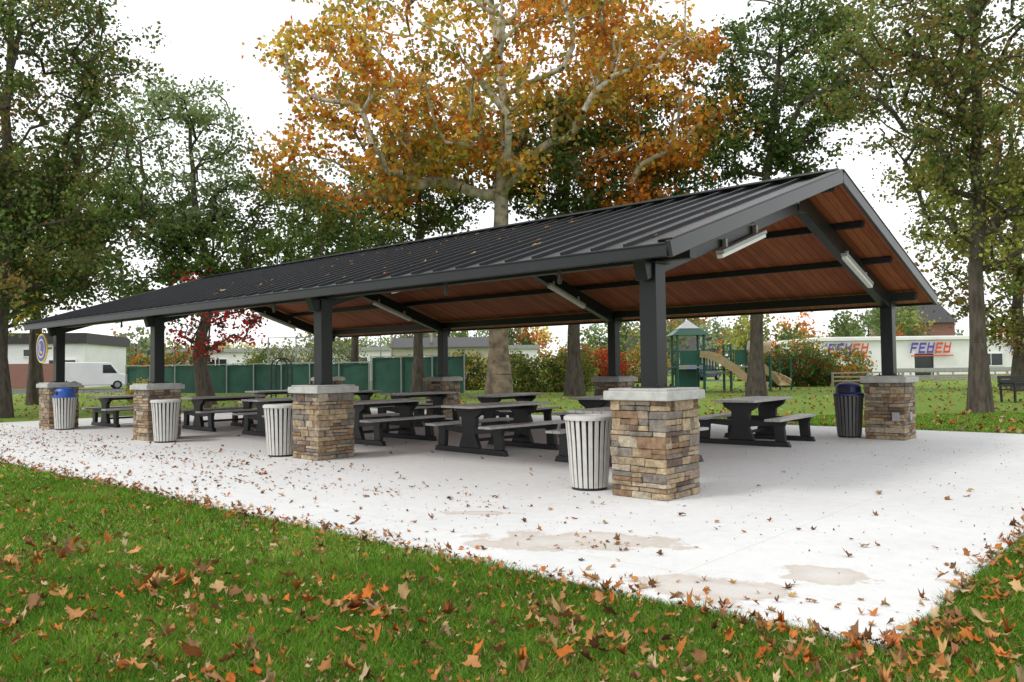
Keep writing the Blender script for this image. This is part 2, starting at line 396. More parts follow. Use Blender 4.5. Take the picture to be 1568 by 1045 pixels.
# ---------------- picnic tables ----------------
def table_parts():
    top=MB()
    for i in range(5): top.box((-.30+i*.15,0,.765),(.142,1.85,.04))
    for sx in(-1,1):
        for k in(-.07,.07): top.box((sx*.66+k,0,.455),(.132,1.85,.04))
    leg=MB()
    for y in(-.62,.62):
        leg.ext([(-.34,.745),(-.30,.66),(-.17,.58),(-.15,.30),(-.24,.09),(.24,.09),(.15,.30),(.17,.58),(.30,.66),(.34,.745)],y-.045,y+.045)
        leg.ext([(-.86,.0),(.86,.0),(.82,.088),(-.82,.088)],y-.047,y+.047)
        for s_ in(-1,1):
            P=[(.60,.09),(.78,.09),(.76,.33),(.80,.435),(.52,.435),(.58,.33)]
            leg.ext([(s_*a,b) for a,b in P],y-.04,y+.04)
            leg.ext([(s_*a,b) for a,b in [(.145,.32),(.60,.355),(.58,.432),(.15,.44)]],y-.035,y+.035)
    leg.box((0,0,.70),(.08,1.2,.06)); leg.beam((0,-.62,.2),(0,.62,.2),.05,.05)
    for sx in(-.66,.66): leg.box((sx,0,.425),(.05,1.2,.02))
    return top,leg
top,leg=table_parts(); proto=None
rnd=random.Random(4)
tabs=[(-1.75,2.35),(-4.45,2.45),(-7.45,2.4),(-10.5,2.3),(-13.4,2.35),(-16.9,1.6),(-1.55,6.15),(-4.6,6.0),(-7.5,6.1),(-10.4,6.0),(-13.5,6.1),(-16.6,5.9)]
for i,(x,y) in enumerate(tabs):
    e=empty('picnic_table',(x,y,0),math.radians(rnd.uniform(-4,4)))
    if proto is None:
        a=top.obj('planks',[M_tabletop],e,bevel=.006); b_=leg.obj('frame',[M_tableleg],e,bevel=.012); proto=(a,b_)
    else: inst(proto[0],e,'planks'); inst(proto[1],e,'frame')
# ---------------- trees ----------------
def rot_ld(v):
    v=np.asarray(v,float); R=np.array([[RT.x,FW.x,0],[RT.y,FW.y,0],[0,0,1]]); return v@R.T
def tubes(P0,P1,R0,R1,k):
    D=P1-P0; L=np.linalg.norm(D,axis=1,keepdims=True)+1e-9; D=D/L
    ref=np.where(np.abs(D[:,2:3])>.75,np.array([[1.,0,0]]),np.array([[0,0,1.]]))
    A=np.cross(D,ref); A/=np.linalg.norm(A,axis=1,keepdims=True)+1e-9; B=np.cross(D,A)
    t=np.arange(k)*2*np.pi/k
    ring=A[:,None,:]*np.cos(t)[None,:,None]+B[:,None,:]*np.sin(t)[None,:,None]
    V=np.concatenate([P0[:,None,:]+ring*R0[:,None,None],P1[:,None,:]+ring*R1[:,None,None]],1)
    n=len(P0); i=np.arange(k); j=(i+1)%k
    f=np.stack([i,j,k+j,k+i],1)[None]+(np.arange(n)*2*k)[:,None,None]
    return V.reshape(-1,3),f.reshape(-1,4)
def leaf_mesh(C,size,rng):
    n=len(C); d=rng.normal(size=(n,3)); d[:,2]-=.25; d/=np.linalg.norm(d,axis=1,keepdims=True)
    e=rng.normal(size=(n,3)); e-= (e*d).sum(1,keepdims=True)*d; e/=np.linalg.norm(e,axis=1,keepdims=True)+1e-9
    nn=np.cross(d,e); s=size*rng.uniform(.6,1.35,(n,1)); 
    V=np.stack([C-d*s*.5, C+e*s*.42+nn*s*.1, C+d*s*.55, C-e*s*.42+nn*s*.1],1).reshape(-1,3)
    F=np.arange(n*4).reshape(n,4); return V,F
def make_tree(name,lat,dep,trunk,r0,lobes,ncl,npl,lsize,pal,seed,bark=None,blob=.75,wander=.25,thick=2.2,flare=1.4):
    rng=np.random.default_rng(seed)
    e=empty(name); base=np.array(loc(lat,dep,GZ-.05))
    nodes=[];par=[]
    tr=[np.array(p,float) for p in trunk]
    pts=[tr[0]]
    for a,b_ in zip(tr[:-1],tr[1:]):
        m=max(2,int(np.linalg.norm(b_-a)/.9))
        for k in range(1,m+1): 
            p=a+(b_-a)*k/m
            p=p+rng.normal(size=3)*np.array([.05,.05,0])*(1 if len(pts)>3 else .2); pts.append(p)
    for i,p in enumerate(pts): nodes.append(p); par.append(i-1)
    nt_=len(nodes)
    lob=np.array([l[:6] for l in lobes],float); vol=lob[:,3]*lob[:,4]*lob[:,5]; 
    tg=[]
    for li in rng.choice(len(lob),ncl,p=vol**.8/np.sum(vol**.8)):
        d=rng.normal(size=3); d/=np.linalg.norm(d); r=rng.uniform(.25,1)**.45
        tg.append((lob[li,:3]+d*r*lob[li,3:6],li))
    clear=min(t[0][2] for t in tg)-1.0
    tp=np.array([t[0] for t in tg]); tn=np.array(pts)
    dist=np.min(np.linalg.norm(tp[:,None]-tn[None],axis=2),axis=1); order=np.argsort(dist+rng.uniform(0,1.5,len(dist)))
    tips=[]
    NP=np.zeros((60000,3)); cnt=nt_; NP[:nt_]=np.array(nodes)
    start=int(np.searchsorted(tn[:,2],min(clear,tn[-1,2]*.75)))
    for oi in order:
        t=tp[oi]; A=NP[start:cnt]; dv=t-A; dd=np.linalg.norm(dv,axis=1); hz=np.linalg.norm(dv[:,:2],axis=1)
        cost=dd+1.6*np.maximum(0,A[:,2]-t[2]+.35*hz)
        k=int(np.argmin(cost))+start; a=NP[k].copy(); L=np.linalg.norm(t-a); m=max(2,int(L/.7)); pk=k
        bow=rng.normal(size=3)*L*.06; bow[2]+=L*.05
        for s_ in range(1,m+1):
            u=s_/m; p=a+(t-a)*u+bow*math.sin(math.pi*u)+rng.normal(size=3)*wander*.25*(1 if s_<m else 0)
            NP[cnt]=p; par.append(pk); pk=cnt; cnt+=1
        tips.append((pk,oi))
    NP=NP[:cnt]; par=np.array(par); ex=2.25
    has=np.zeros(cnt)
    for i in range(cnt-1,0,-1):
        if has[i]==0: has[i]=.016**ex
        has[par[i]]+=has[i]
    rad=has**(1/ex); sc=r0/rad[0]; 
    rad=np.where(np.arange(cnt)<nt_,rad*sc, np.minimum(rad*min(sc,thick),r0*.45))
    for i in range(nt_):
        u=i/(nt_-1); rad[i]=max(rad[i]*.5,r0*(1-.75*u)*.9)
    rad[0]=r0*flare; rad[1]=r0*(1+(flare-1)*.2)
    idx=np.arange(1,cnt); P0=NP[par[idx]];P1=NP[idx]; R1=rad[idx]; R0=np.minimum(rad[par[idx]],np.where(idx<nt_,99,R1*1.25))
    P0w=rot_ld(P0)+base; P1w=rot_ld(P1)+base
    big=R1>.06
    V1,F1=tubes(P0w[big],P1w[big],R0[big],R1[big],12); V2,F2=tubes(P0w[~big],P1w[~big],R0[~big],R1[~big],4)
    mesh_np('trunk_and_branches',np.vstack([V1,V2]),np.vstack([F1,F2+len(V1)]),bark or M_bark,None,e,True)
    Cs=[];Co=[]
    for tip,oi in tips:
        li=tg[oi][1]; pl=lobes[li][6] if len(lobes[li])>6 else pal
        pl=[np.array(c) for c in pl]
        k=max(3,int(npl*rng.uniform(.2,1.8)))
        pc=NP[tip]; pa=NP[par[par[tip]]] if par[tip]>0 else pc
        ns=rng.integers(2,5); sub=pc+rng.normal(size=(ns,3))*blob*np.array([.8,.8,.5])
        wh=rng.integers(0,ns,k); c=sub[wh]+rng.normal(size=(k,3))*blob*np.array([.42,.42,.30])
        u=rng.random((k,1)); on=rng.random((k,1))<.15
        c=np.where(on,pa+(pc-pa)*u+rng.normal(size=(k,3))*.15,c)
        ci=rng.integers(0,len(pl)); cb=pl[ci]*rng.uniform(.75,1.25)
        alt=np.array(pl)[rng.integers(0,len(pl),k)]
        w=np.where(rng.random((k,1))<.35,1.0,.15)
        col=(cb*(1-w)+alt*w)*rng.uniform(.7,1.3,(k,1))
        Cs.append(c);Co.append(col)
    C=np.vstack(Cs);Cc=np.clip(np.vstack(Co),.003,.9)
    V,F=leaf_mesh(rot_ld(C)+base,lsize,rng)
    mesh_np('foliage',V,F,M_leaf,np.repeat(Cc,4,0),e)
    return e
G1=(.10,.15,.045);G2=(.15,.21,.06);G3=(.065,.10,.035);OL=(.22,.23,.065);BRN=(.26,.16,.06);YG=(.34,.34,.08)
OR=(.66,.23,.035);OR2=(.76,.38,.06);RU=(.46,.14,.03);YE_=(.66,.50,.09);RD=(.45,.04,.035);PG=(.30,.38,.19)
SYC=[OR,OR2,OR2,RU,YE_,YG,(.58,.33,.08),OR,(.36,.36,.09),YG]
make_tree('sycamore_tree',-.65,37,[(0,0,0),(.05,0,3.5),(.15,0,8.5),(.6,0,13),(-.2,0,19)],.56,
 [(-.2,0,16.2,9.8,7,6.5,SYC),(-6.6,-.5,11.4,4.8,4,3.3,SYC),(7.2,-.5,13.7,4.3,3.5,3.6,SYC),(5.8,0,10.4,3.2,3,2.0,[RU,OR,BRN,OR]),(0,0,12.5,4.5,4,3,[YG,OL,YE_,OR2])],
 460,80,.235,SYC,3,M_syc,.85,.35,3.4,1.3)
make_tree('oak_tree',13.0,22.4,[(0,0,0),(.0,0,3),(.15,0,8),(.3,0,15)],.26,
 [(1.2,0,10,4.3,4,4.2),(-1.9,0,9.8,2.3,2.5,2.2,[OL,BRN,G2]),(.2,0,5.8,2.0,2,1.6,[OL,YG,G2]),(2.2,0,5.6,1.8,1.5,1.6,[YG,OL])],
 300,90,.115,[G1,G2,OL,BRN],7,None,.55,.3)
make_tree('elm_tree',10.9,36,[(0,0,0),(.1,0,4),(.6,0,9),(1.6,0,17)],.36,
 [(1.6,0,14.5,3.4,3.2,4.7),(.2,0,11.0,1.9,2,1.8),(4.4,0,15.5,2.6,2.5,3.2,[G1,OL])],190,95,.17,[G3,G1,G2],9,None,.65)
make_tree('oak_tree',3.0,39,[(0,0,0),(0,0,4),(-.3,0,10),(0,0,14)],.4,
 [(.8,0,11.0,4.6,4,3.4),(5.6,2,13,2.8,3,2.6)],160,95,.19,[G3,G1,G1],12,None,.7)
make_tree('maple_tree',-4.9,42,[(0,0,0),(0,0,5),(.2,0,13)],.34,[(.2,0,11.2,3.0,3,3.0)],80,95,.19,[G3,G1,OL],15,None,.7)
make_tree('linden_tree',-12.9,34,[(0,0,0),(-.4,0,2.2),(.2,0,5),(-.6,0,9.0),(-.8,0,12)],.3,
 [(-1.2,0,10.4,3.3,3,3.6,[PG,G2,PG]),(2.6,0,7.4,3.7,3,2.5),(-3.0,0,7.0,2.4,2.2,2.8),(.5,0,6.5,3.2,2.5,1.7)],300,95,.15,[G1,G2,G2],21,None,.6,.4)
make_tree('maple_tree',-16.6,26,[(0,0,0),(.0,0,4),(.2,0,9),(.3,0,14)],.32,
 [(.2,0,11,4.1,4,4.8),(1.1,0,6.0,3.1,3,2.6),(-2,0,6.5,3,3,3)],340,150,.13,[G3,G1,OL,BRN,G1,G2],25,None,.65)
make_tree('maple_tree',-21.5,36,[(0,0,0),(0,0,4),(.3,0,8)],.2,[(.4,0,7.0,2.4,2,2.6)],55,90,.16,[G1,G2,YG],28,None,.6)
make_tree('red_dogwood_tree',-10.8,28.5,[(0,0,0),(-.1,0,1.4),(.1,0,3.2)],.09,[(.1,0,3.3,1.9,1.5,1.25),(-.3,0,4.5,.9,.8,.6)],55,50,.12,[RD,RD,(.50,.06,.05),(.62,.10,.08),G3],31,None,.35,.2)
make_tree('yellow_maple_tree',-20.3,31,[(0,0,0),(0,0,3),(0,0,6)],.16,[(.3,0,4.9,1.8,1.5,2.0)],50,75,.13,[YE_,YG,OL],33,None,.5)
make_tree('oak_tree',24,38,[(0,0,0),(0,0,5),(0,0,13)],.34,[(0,0,9,5,4,6.5)],170,110,.19,[OL,G2,BRN,YG],41,None,.8)
make_tree('maple_tree',-9.2,47,[(0,0,0),(0,0,4),(0,0,11)],.3,[(0,0,8.8,3.9,4,3.9)],100,95,.2,[G3,G1,G2],43,None,.8)
make_tree('maple_tree',-26,44,[(0,0,0),(0,0,4),(0,0,11)],.3,[(0,0,9.5,4,4,5)],90,95,.2,[G2,G1,G2],45,None,.8)
rng=np.random.default_rng(77); C=[];Cc=[];TR=([],[],[],[])
cols=[G2,G1,OL,YG,OR,YE_,G2,(.16,.20,.09),RU,PG]
for i in range(135):
    dep=rng.uniform(105,165); lat=rng.uniform(-1.1,1.15)*dep if i<115 else rng.uniform(.1,.75)*dep; hh=rng.uniform(6,11.5) if lat>-.15*dep else rng.uniform(4,8); w=rng.uniform(2.5,4.5)
    cb=np.array(cols[rng.integers(0,len(cols))]); ns=18
    for k in range(ns):
        d=rng.normal(size=3); d/=np.linalg.norm(d); cc=np.array([lat,dep,hh*.56])+d*np.array([w,w,hh*.42])*rng.uniform(.5,1)
        m=36; C.append(cc+rng.normal(size=(m,3))*.75); Cc.append(cb*rng.uniform(.7,1.25)*rng.uniform(.75,1.25,(m,1))+.02)
    TR[0].append([lat,dep,0]);TR[1].append([lat,dep,hh*.7]);TR[2].append(.25);TR[3].append(.1)
base=np.array([CAM.x,CAM.y,GZ]); e=empty('distant_trees')
V,F=leaf_mesh(rot_ld(np.vstack(C))+base,.55,rng); mesh_np('foliage',V,F,M_leaf,np.repeat(np.clip(np.vstack(Cc),0,.8),4,0),e)
V,F=tubes(rot_ld(np.array(TR[0],float))+base,rot_ld(np.array(TR[1],float))+base,np.array(TR[2]),np.array(TR[3]),6); mesh_np('trunks',V,F,M_bark,None,e)
def shrub(name,lat,dep,blobs,n,size,pal,seed):
    rng=np.random.default_rng(seed); e=empty(name); C=[];Co=[];st=[]
    tot=sum(b_[3]*b_[5] for b_ in blobs)
    for (x,y,z,rx,ry,rz_) in blobs:
        k=int(n*rx*rz_/tot); d=rng.normal(size=(k,3)); d/=np.linalg.norm(d,axis=1,keepdims=True)
        r=rng.uniform(.55,1.06,(k,1)); lump=1+.16*np.sin(d[:,0:1]*9+seed)*np.cos(d[:,2:3]*8+d[:,1:2]*6)
        c=np.array([x,y,z])+d*r*lump*np.array([rx,ry,rz_]); c[:,2]=np.maximum(c[:,2],.03)
        key=(np.floor(c/.35)).astype(int); hsh=(key[:,0]*73+key[:,1]*37+key[:,2]*91)%len(pal)
        col=np.array(pal)[hsh]*rng.uniform(.65,1.3,(k,1)); C.append(c);Co.append(col)
        for j in range(8):
            st.append(([x,y,0],np.array([x,y,z])+rng.normal(size=3)*np.array([rx,ry,rz_])*.4))
    b0=np.array(loc(lat,dep,GZ)); V,F=leaf_mesh(rot_ld(np.vstack(C))+b0,size,rng); mesh_np('leaves',V,F,M_leaf,np.repeat(np.vstack(Co),4,0),e)
    V,F=tubes(rot_ld(np.array([s_[0] for s_ in st],float))+b0,rot_ld(np.array([s_[1] for s_ in st]))+b0,np.full(len(st),.04),np.full(len(st),.015),5); mesh_np('stems',V,F,M_bark,None,e)
shrub('round_shrub',17.4,50,[(-1.2,0,1,1.3,1.2,1.2),(.6,0,1.1,1.5,1.3,1.3),(1.9,0,.8,1.1,1,1)],9000,.14,[G3,G1,G1,G2,(.3,.12,.04)],1)
shrub('flowering_shrub',21.4,54,[(-1.3,0,.6,1.4,1,.8),(1.2,0,.6,1.5,1,.75)],5000,.14,[G2,OL,OR,G1],2)
shrub('hedge_shrub',1.6,46,[(-1.6,0,1,1.5,1.2,1.3),(.2,0,.9,1.4,1.2,1.2),(1.8,0,1,1.5,1.2,1.5)],9000,.14,[G2,YG,YG,G1,OL],3)
shrub('red_shrub',5.6,58,[(-1,0,1.4,1.6,1.2,1.5),(1.2,0,1.3,1.5,1.2,1.4)],8000,.15,[RD,RD,(.5,.08,.05),RU,G2],4)
shrub('hedge_shrub',9.2,66,[(-2,0,1.2,2.2,1.3,1.6),(1.6,0,1.3,2.2,1.3,1.8)],8000,.16,[G2,OL,OR,YG],5)
shrub('hedge_shrub',-4.6,52,[(-2,0,1,2,1.2,1.2),(1.5,0,1.1,2,1.2,1.4)],7000,.16,[G1,G2,YE_,OL],6)
shrub('hedge_shrub',-40,92,[(-2,0,1.4,2.6,1.3,1.9),(2.2,0,1.5,2.8,1.3,2.5)],8000,.2,[G1,G2,OR,OL],8)
shrub('hedge_shrub',-15.5,62,[(-3,0,1.5,2.6,1.3,1.9),(1.5,0,1.6,2.8,1.3,2.2)],8000,.18,[G1,G2,YG,OL],10)
shrub('hedge_shrub',24.5,68,[(-4,0,1.3,2.6,1.3,1.7),(0,0,1.6,2.6,1.3,2.2),(3.6,0,1.2,2.4,1.3,1.7)],9000,.18,[G1,G2,YG,OR,OL],11)
shrub('low_shrub',-15.6,34,[(0,0,.5,.7,.7,.6),(.7,0,.4,.5,.5,.5)],2500,.1,[YG,YE_,G2],9)
# ---------------- fence with windscreen ----------------
def fence(name,a,b_,h,mat,n,seed):
    a=Vector(a);b_=Vector(b_); e=empty(name); mb=MB(); sc=MB(); rnd=random.Random(seed)
    for i in range(n+1):
        p=a.lerp(b_,i/n); mb.cyl((p.x,p.y,GZ),(p.x,p.y,h+.08),.04,n=8)
    mb.beam((a.x,a.y,h+.04),(b_.x,b_.y,h+.04),.05,.05)
    K=n*6; d=(b_-a).normalized(); s_=Vector((-d.y,d.x,0))
    vs=[];fs=[]
    for i in range(K+1):
        p=a.lerp(b_,i/K); w=.05*math.sin(i*1.05)+.02*rnd.uniform(-1,1)
        for z in(GZ+.05,h*.5,h-.02+ .03*math.sin(i*1.05)): vs.append((p.x+s_.x*(w+.10),p.y+s_.y*(w+.10),z))
    for i in range(K):
        for k in range(2): fs.append((i*3+k,i*3+3+k,i*3+4+k,i*3+1+k))
    sc.add(vs,fs); mb.obj('posts_and_rail',[M_galv],e); sc.obj('screen',[mat],e)
fence('windscreen_fence',loc(-25,52),loc(-8.2,46),1.75,M_green,9,1)
fence('windscreen_fence',loc(-8.0,45.5),loc(-2.6,43.5),2.05,M_green,3,2)
e=empty('baseball_backstop'); mb=MB(); a=loc(-17,56);b_=loc(-9,55)
for i in range(5):
    p=a.lerp(b_,i/4); mb.cyl((p.x,p.y,GZ),(p.x,p.y,3.7),.045,n=8)
for z in(.1,1.9,3.65): mb.beam((a.x,a.y,z),(b_.x,b_.y,z),.05,.05)
L=(b_-a).length; dd=(b_-a).normalized()
for i in range(-18,44):
    for sgn in(1,-1):
        x0=i*.2; x1=x0+sgn*3.6
        lo,hi=min(x0,x1),max(x0,x1)
        if hi<=0 or lo>=L: continue
        xa,xb=max(0,min(L,x0)),max(0,min(L,x1)); za=.05+(xa-x0)/(x1-x0)*3.6; zb=.05+(xb-x0)/(x1-x0)*3.6
        pa=a+dd*xa;pb=a+dd*xb
        if abs(xa-xb)>.1: mb.beam((pa.x,pa.y,za),(pb.x,pb.y,zb),.008,.008)
mb.obj('posts_and_mesh',[M_galv],e)
e=empty('arch_climber'); mb=MB(); c0=loc(-9.9,34.5)
for off in(-.35,.35):
    prev=None
    for k in range(15):
        t=math.pi*k/14
        p=c0+RT*(-.35*math.cos(t))+FW*off; p.z=1.5+.4*math.sin(t)
        if prev is not None: mb.cyl(prev,p,.03,n=8)
        prev=p
    for s_ in(-1,1):
        p=c0+RT*(.35*s_)+FW*off; mb.cyl((p.x,p.y,GZ),(p.x,p.y,1.5),.03,n=8)
for z in(.3,.6,.9,1.2,1.5):
    for s_ in(-1,1):
        p=c0+RT*(.35*s_); q=p+FW*.35; r=p-FW*.35; mb.cyl((q.x,q.y,z),(r.x,r.y,z),.02,n=6)
mb.obj('arch_tubes',[M_tableleg],e)
# ---------------- playground ----------------
e=empty('playground_structure',loc(10.9,43,GZ),math.atan2(RT.y,RT.x)); mb=MB()
posts=[(-2.2,-.7),(-2.2,.7),(-.8,-.7),(-.8,.7),(.6,-.7),(.6,.7),(1.8,-.7),(1.8,.7)]
for x,y in posts: mb.cyl((x,y,0),(x,y,3.0 if x<-.5 else 2.5),.07,n=10,mi=0)
for x0,x1,z in((-2.2,-.8,1.3),(-.8,.6,1.0),(.6,1.8,1.3)): mb.box(((x0+x1)/2,0,z),(x1-x0,1.4,.08),3)
for y in(-.7,.7):
    for x0,x1,z in((-2.2,-.8,1.3),(-.8,.6,1.0),(.6,1.8,1.3)):
        mb.beam((x0,y,z+.85),(x1,y,z+.85),.06,.06,0); mb.beam((x0,y,z+.15),(x1,y,z+.15),.06,.06,0)
        for k in range(1,9): xx=x0+(x1-x0)*k/9; mb.cyl((xx,y,z+.15),(xx,y,z+.85),.02,n=6,mi=0)
mb.box((-1.5,-.76,1.8),(1.1,.05,.75),0); mb.box((1.2,-.76,1.8),(.8,.05,.6),0)
mb.box((-1.5,.6,.65),(1.2,.05,1.1),0)
r=[(-2.5,-1),(-.5,-1),(-.5,1),(-2.5,1)]
mb.add([(x,y,3.0) for x,y in r]+[(-1.5,0,3.75)],[(0,1,4),(1,2,4),(2,3,4),(3,0,4),(3,2,1,0)],0)
mb.add([(x*.55-.68,y*.55,3.36) for x,y in r]+[(-1.5,0,3.84)],[(0,1,4),(1,2,4),(2,3,4),(3,0,4)],2)
for yy in(-.5,0,.5):
    prev=None
    for k in range(9):
        t=k/8*math.pi/2; p=Vector((-2.2-1.2*math.sin(t),yy,1.3-1.3*(1-math.cos(t)))); 
        if prev: mb.cyl(prev,p,.035,n=6,mi=0)
        prev=p
def slide(pts,w=.55):
    pts=[Vector(p) for p in pts]
    for a,b_ in zip(pts[:-1],pts[1:]):
        d=(b_-a).normalized(); s_=d.cross(Vector((0,0,1))).normalized()
        mb.beam(a,b_+d*.02,w,.05,1)
        for k in(-1,1): mb.beam(a+s_*w/2*k+Vector((0,0,.14)),b_+d*.02+s_*w/2*k+Vector((0,0,.14)),.07,.34,1)
slide([(-.9,-.8,1.85),(-.6,-1.0,1.8),(-.1,-1.3,1.55),(.5,-1.6,1.1),(1.0,-1.8,.65),(1.5,-2.1,.3),(2.0,-2.3,.2)],.7)
pts=[]
for k in range(17):
    t=k/16; a=-1.2+t*4.2; pts.append((2.6-.8*math.cos(a),-.9+.8*math.sin(a),2.1-1.8*t))
slide(pts,.65)
mb.cyl((2.6,-.9,0),(2.6,-.9,2.5),.07,n=10,mi=0)
mb.cyl((1.5,-.8,2.3),(2.6,-.9,2.2),.36,.36,n=18,mi=1)
for x in(3.4,4.0): mb.cyl((x,0,0),(x,0,1.7),.05,n=8,mi=0)
mb.beam((3.4,0,1.7),(4.0,0,1.7),.05,.05,0)
mb.obj('posts_decks_slides',[M_pgreen,M_beige,M_white,M_galv],e)
e=empty('playground_border_fence'); mb=MB(); a=loc(2.4,47.5);b_=loc(6.2,47.2)
for i in range(30):
    p=a.lerp(b_,i/29); mb.cyl((p.x,p.y,GZ),(p.x,p.y,.62),.02,n=6)
for z in(.1,.6): mb.beam((a.x,a.y,z),(b_.x,b_.y,z),.05,.05)
mb.obj('pickets',[M_pgreen],e)
e=empty('wooden_rail_fence'); mb=MB(); a=loc(19.5,49);b_=loc(46,50.5); n=12
for i in range(n+1):
    p=a.lerp(b_,i/n); mb.box((p.x,p.y,.4),(.12,.12,.9))
for z in(.3,.55,.8):
    for i in range(n):
        p=a.lerp(b_,i/n);q=a.lerp(b_,(i+1)/n); mb.beam((p.x,p.y,z+random.uniform(-.02,.02)),(q.x,q.y,z+random.uniform(-.02,.02)),.05,.09)
mb.obj('posts_and_rails',[M_oldwood],e,bevel=.01)
e=empty('guard_rail'); mb=MB(); a=loc(30,64);b_=loc(66,65)
mb.beam((a.x,a.y,.75),(b_.x,b_.y,.75),.06,.32)
for i in range(22): p=a.lerp(b_,i/21); mb.box((p.x,p.y,.35),(.12,.12,.75))
mb.obj('beam_and_posts',[M_galv],e,bevel=.01)
# ---------------- buildings ----------------
def building(name,lat,dep,w,d,h,wall,roofk,wins,base=None,fasc=.5,rz_=0,doors=(),mats=None):
    e=empty(name,loc(lat,dep,GZ),math.atan2(RT.y,RT.x)+rz_)
    mb=MB(); mb.box((0,d/2,h/2),(w,d,h)); mb.obj('walls',[wall],e)
    mb=MB()
    if roofk=='flat': mb.box((0,d/2,h-fasc/2+.05),(w+.6,d+.6,fasc)); mb.box((0,d/2,h+.1),(w+.3,d+.3,.1))
    else:
        mb.add([(-w/2-.4,-.5,h),(w/2+.4,-.5,h),(w/2+.4,d+.5,h),(-w/2-.4,d+.5,h),(-w/2-.4,d/2,h+roofk),(w/2+.4,d/2,h+roofk)],[(0,1,5,4),(2,3,4,5),(0,4,3),(1,2,5),(3,2,1,0)])
    mb.obj('roof',[mats or M_brownroof],e)
    gl=MB(); fr=MB()
    for (x,z,ww,hh) in wins:
        gl.box((x,-.02,z),(ww,.06,hh)); 
        for sx in(-1,1): fr.box((x+sx*(ww/2+.05),-.04,z),(.1,.12,hh+.2))
        for sz in(-1,1): fr.box((x,-.045,z+sz*(hh/2+.05)),(ww,.12,.1))
        fr.box((x,-.05,z),(.05,.09,hh))
    for (x,ww,hh) in doors:
        gl.box((x,-.02,hh/2),(ww,.06,hh)); fr.box((x,-.04,hh+.05),(ww+.2,.12,.1))
        for sx in(-1,1): fr.box((x+sx*(ww/2+.05),-.04,hh/2),(.1,.12,hh))
    if gl.v: gl.obj('windows_and_doors',[M_glass],e); fr.obj('frames',[M_white],e)
    if base: mb=MB(); mb.box((0,-.06,base/2),(w+.02,.1,base)); mb.obj('brick_base',[M_brick],e)
    return e
building('shop_building',-48.5,74,17,12,5.0,M_white,'flat',[(-6,3.1,1.6,1.0),(-3,3.1,1.6,1.0),(3.8,3.3,1.1,.6)],base=2.3,fasc=.9,doors=((.2,1.2,2.3),(6.6,2.3,2.6)),rz_=.15)
building('white_warehouse',-19,96,44,12,3.9,M_white,'flat',[(-16+i*4.2,2.3,1.8,1.0) for i in range(9)],fasc=.35,mats=M_galv,doors=((-18,3,3),(19,3,3)))
building('white_garage',-7.5,84,10,9,3.6,M_tan,1.2,[(-2.5,2,1.6,1.2),(2.5,2,1.6,1.2)],doors=((0,1.1,2.2),))
e=building('long_store_building',55,84,46,12,4.0,M_white,'flat',[(-5+i*4.4,1.6,2.4,1.2) for i in range(7)],fasc=.3,mats=M_white,doors=((-12,2,2.3),))
mb=MB()
def glyph(x,z,w,h,k,kind):
    sh=.22
    def q(x0,x1,z0,z1): mb.ext([(x+x0+sh*z0,z+z0),(x+x1+sh*z0,z+z0),(x+x1+sh*z1,z+z1),(x+x0+sh*z1,z+z1)],-.40,-.36,k)
    q(0,.2*w,0,h)
    if kind in(0,1): q(.21*w,w,.78*h,h); q(.21*w,.85*w,.40*h,.60*h)
    if kind==1: q(.21*w,w,0,.2*h)
    if kind==2: q(.8*w,w,0,h); q(.21*w,.79*w,0,.2*h); q(.21*w,.79*w,.5*h,.7*h)
for x0 in(-22.2,-13.6,-3.2):
    for i,(k,kd) in enumerate(((0,0),(0,1),(0,2),(1,1),(1,2))): glyph(x0+i*.86,2.35,.68,1.1,k,kd)
    mb.box((x0+2.3,-.38,2.08),(4.4,.04,.12),1)
mb.obj('painted_logo',[M_purp,M_red],e)
building('brick_church',70,135,9,12,8,M_brick,4,[(-2.5,4,1.2,3),(2.5,4,1.2,3),(0,4,1.2,3)])
building('white_house',24,118,12,9,3.4,M_tan,2.4,[(-3.5,1.8,1.3,1.2),(3,1.8,1.3,1.2)],doors=((0,1,2.1),))
building('white_house',-62,120,12,9,3.4,M_white,2.4,[(-3.5,1.8,1.3,1.2),(3,1.8,1.3,1.2)],doors=((0,1,2.1),))
for lat,dep,h in((-13.2,88,9),(-8.6,86,9.5),(48,76,9)):
    e=empty('utility_pole',loc(lat,dep,GZ)); mb=MB(); mb.cyl((0,0,0),(0,0,h),.15,.1,n=10); mb.beam(tuple(-RT*1.1+Vector((0,0,h-.6))),tuple(RT*1.1+Vector((0,0,h-.6))),.1,.12)
    for t in(-.9,-.3,.3,.9): p=RT*t; mb.cyl((p.x,p.y,h-.54),(p.x,p.y,h-.36),.04,n=6)
    mb.obj('pole_and_crossarm',[M_oldwood],e)
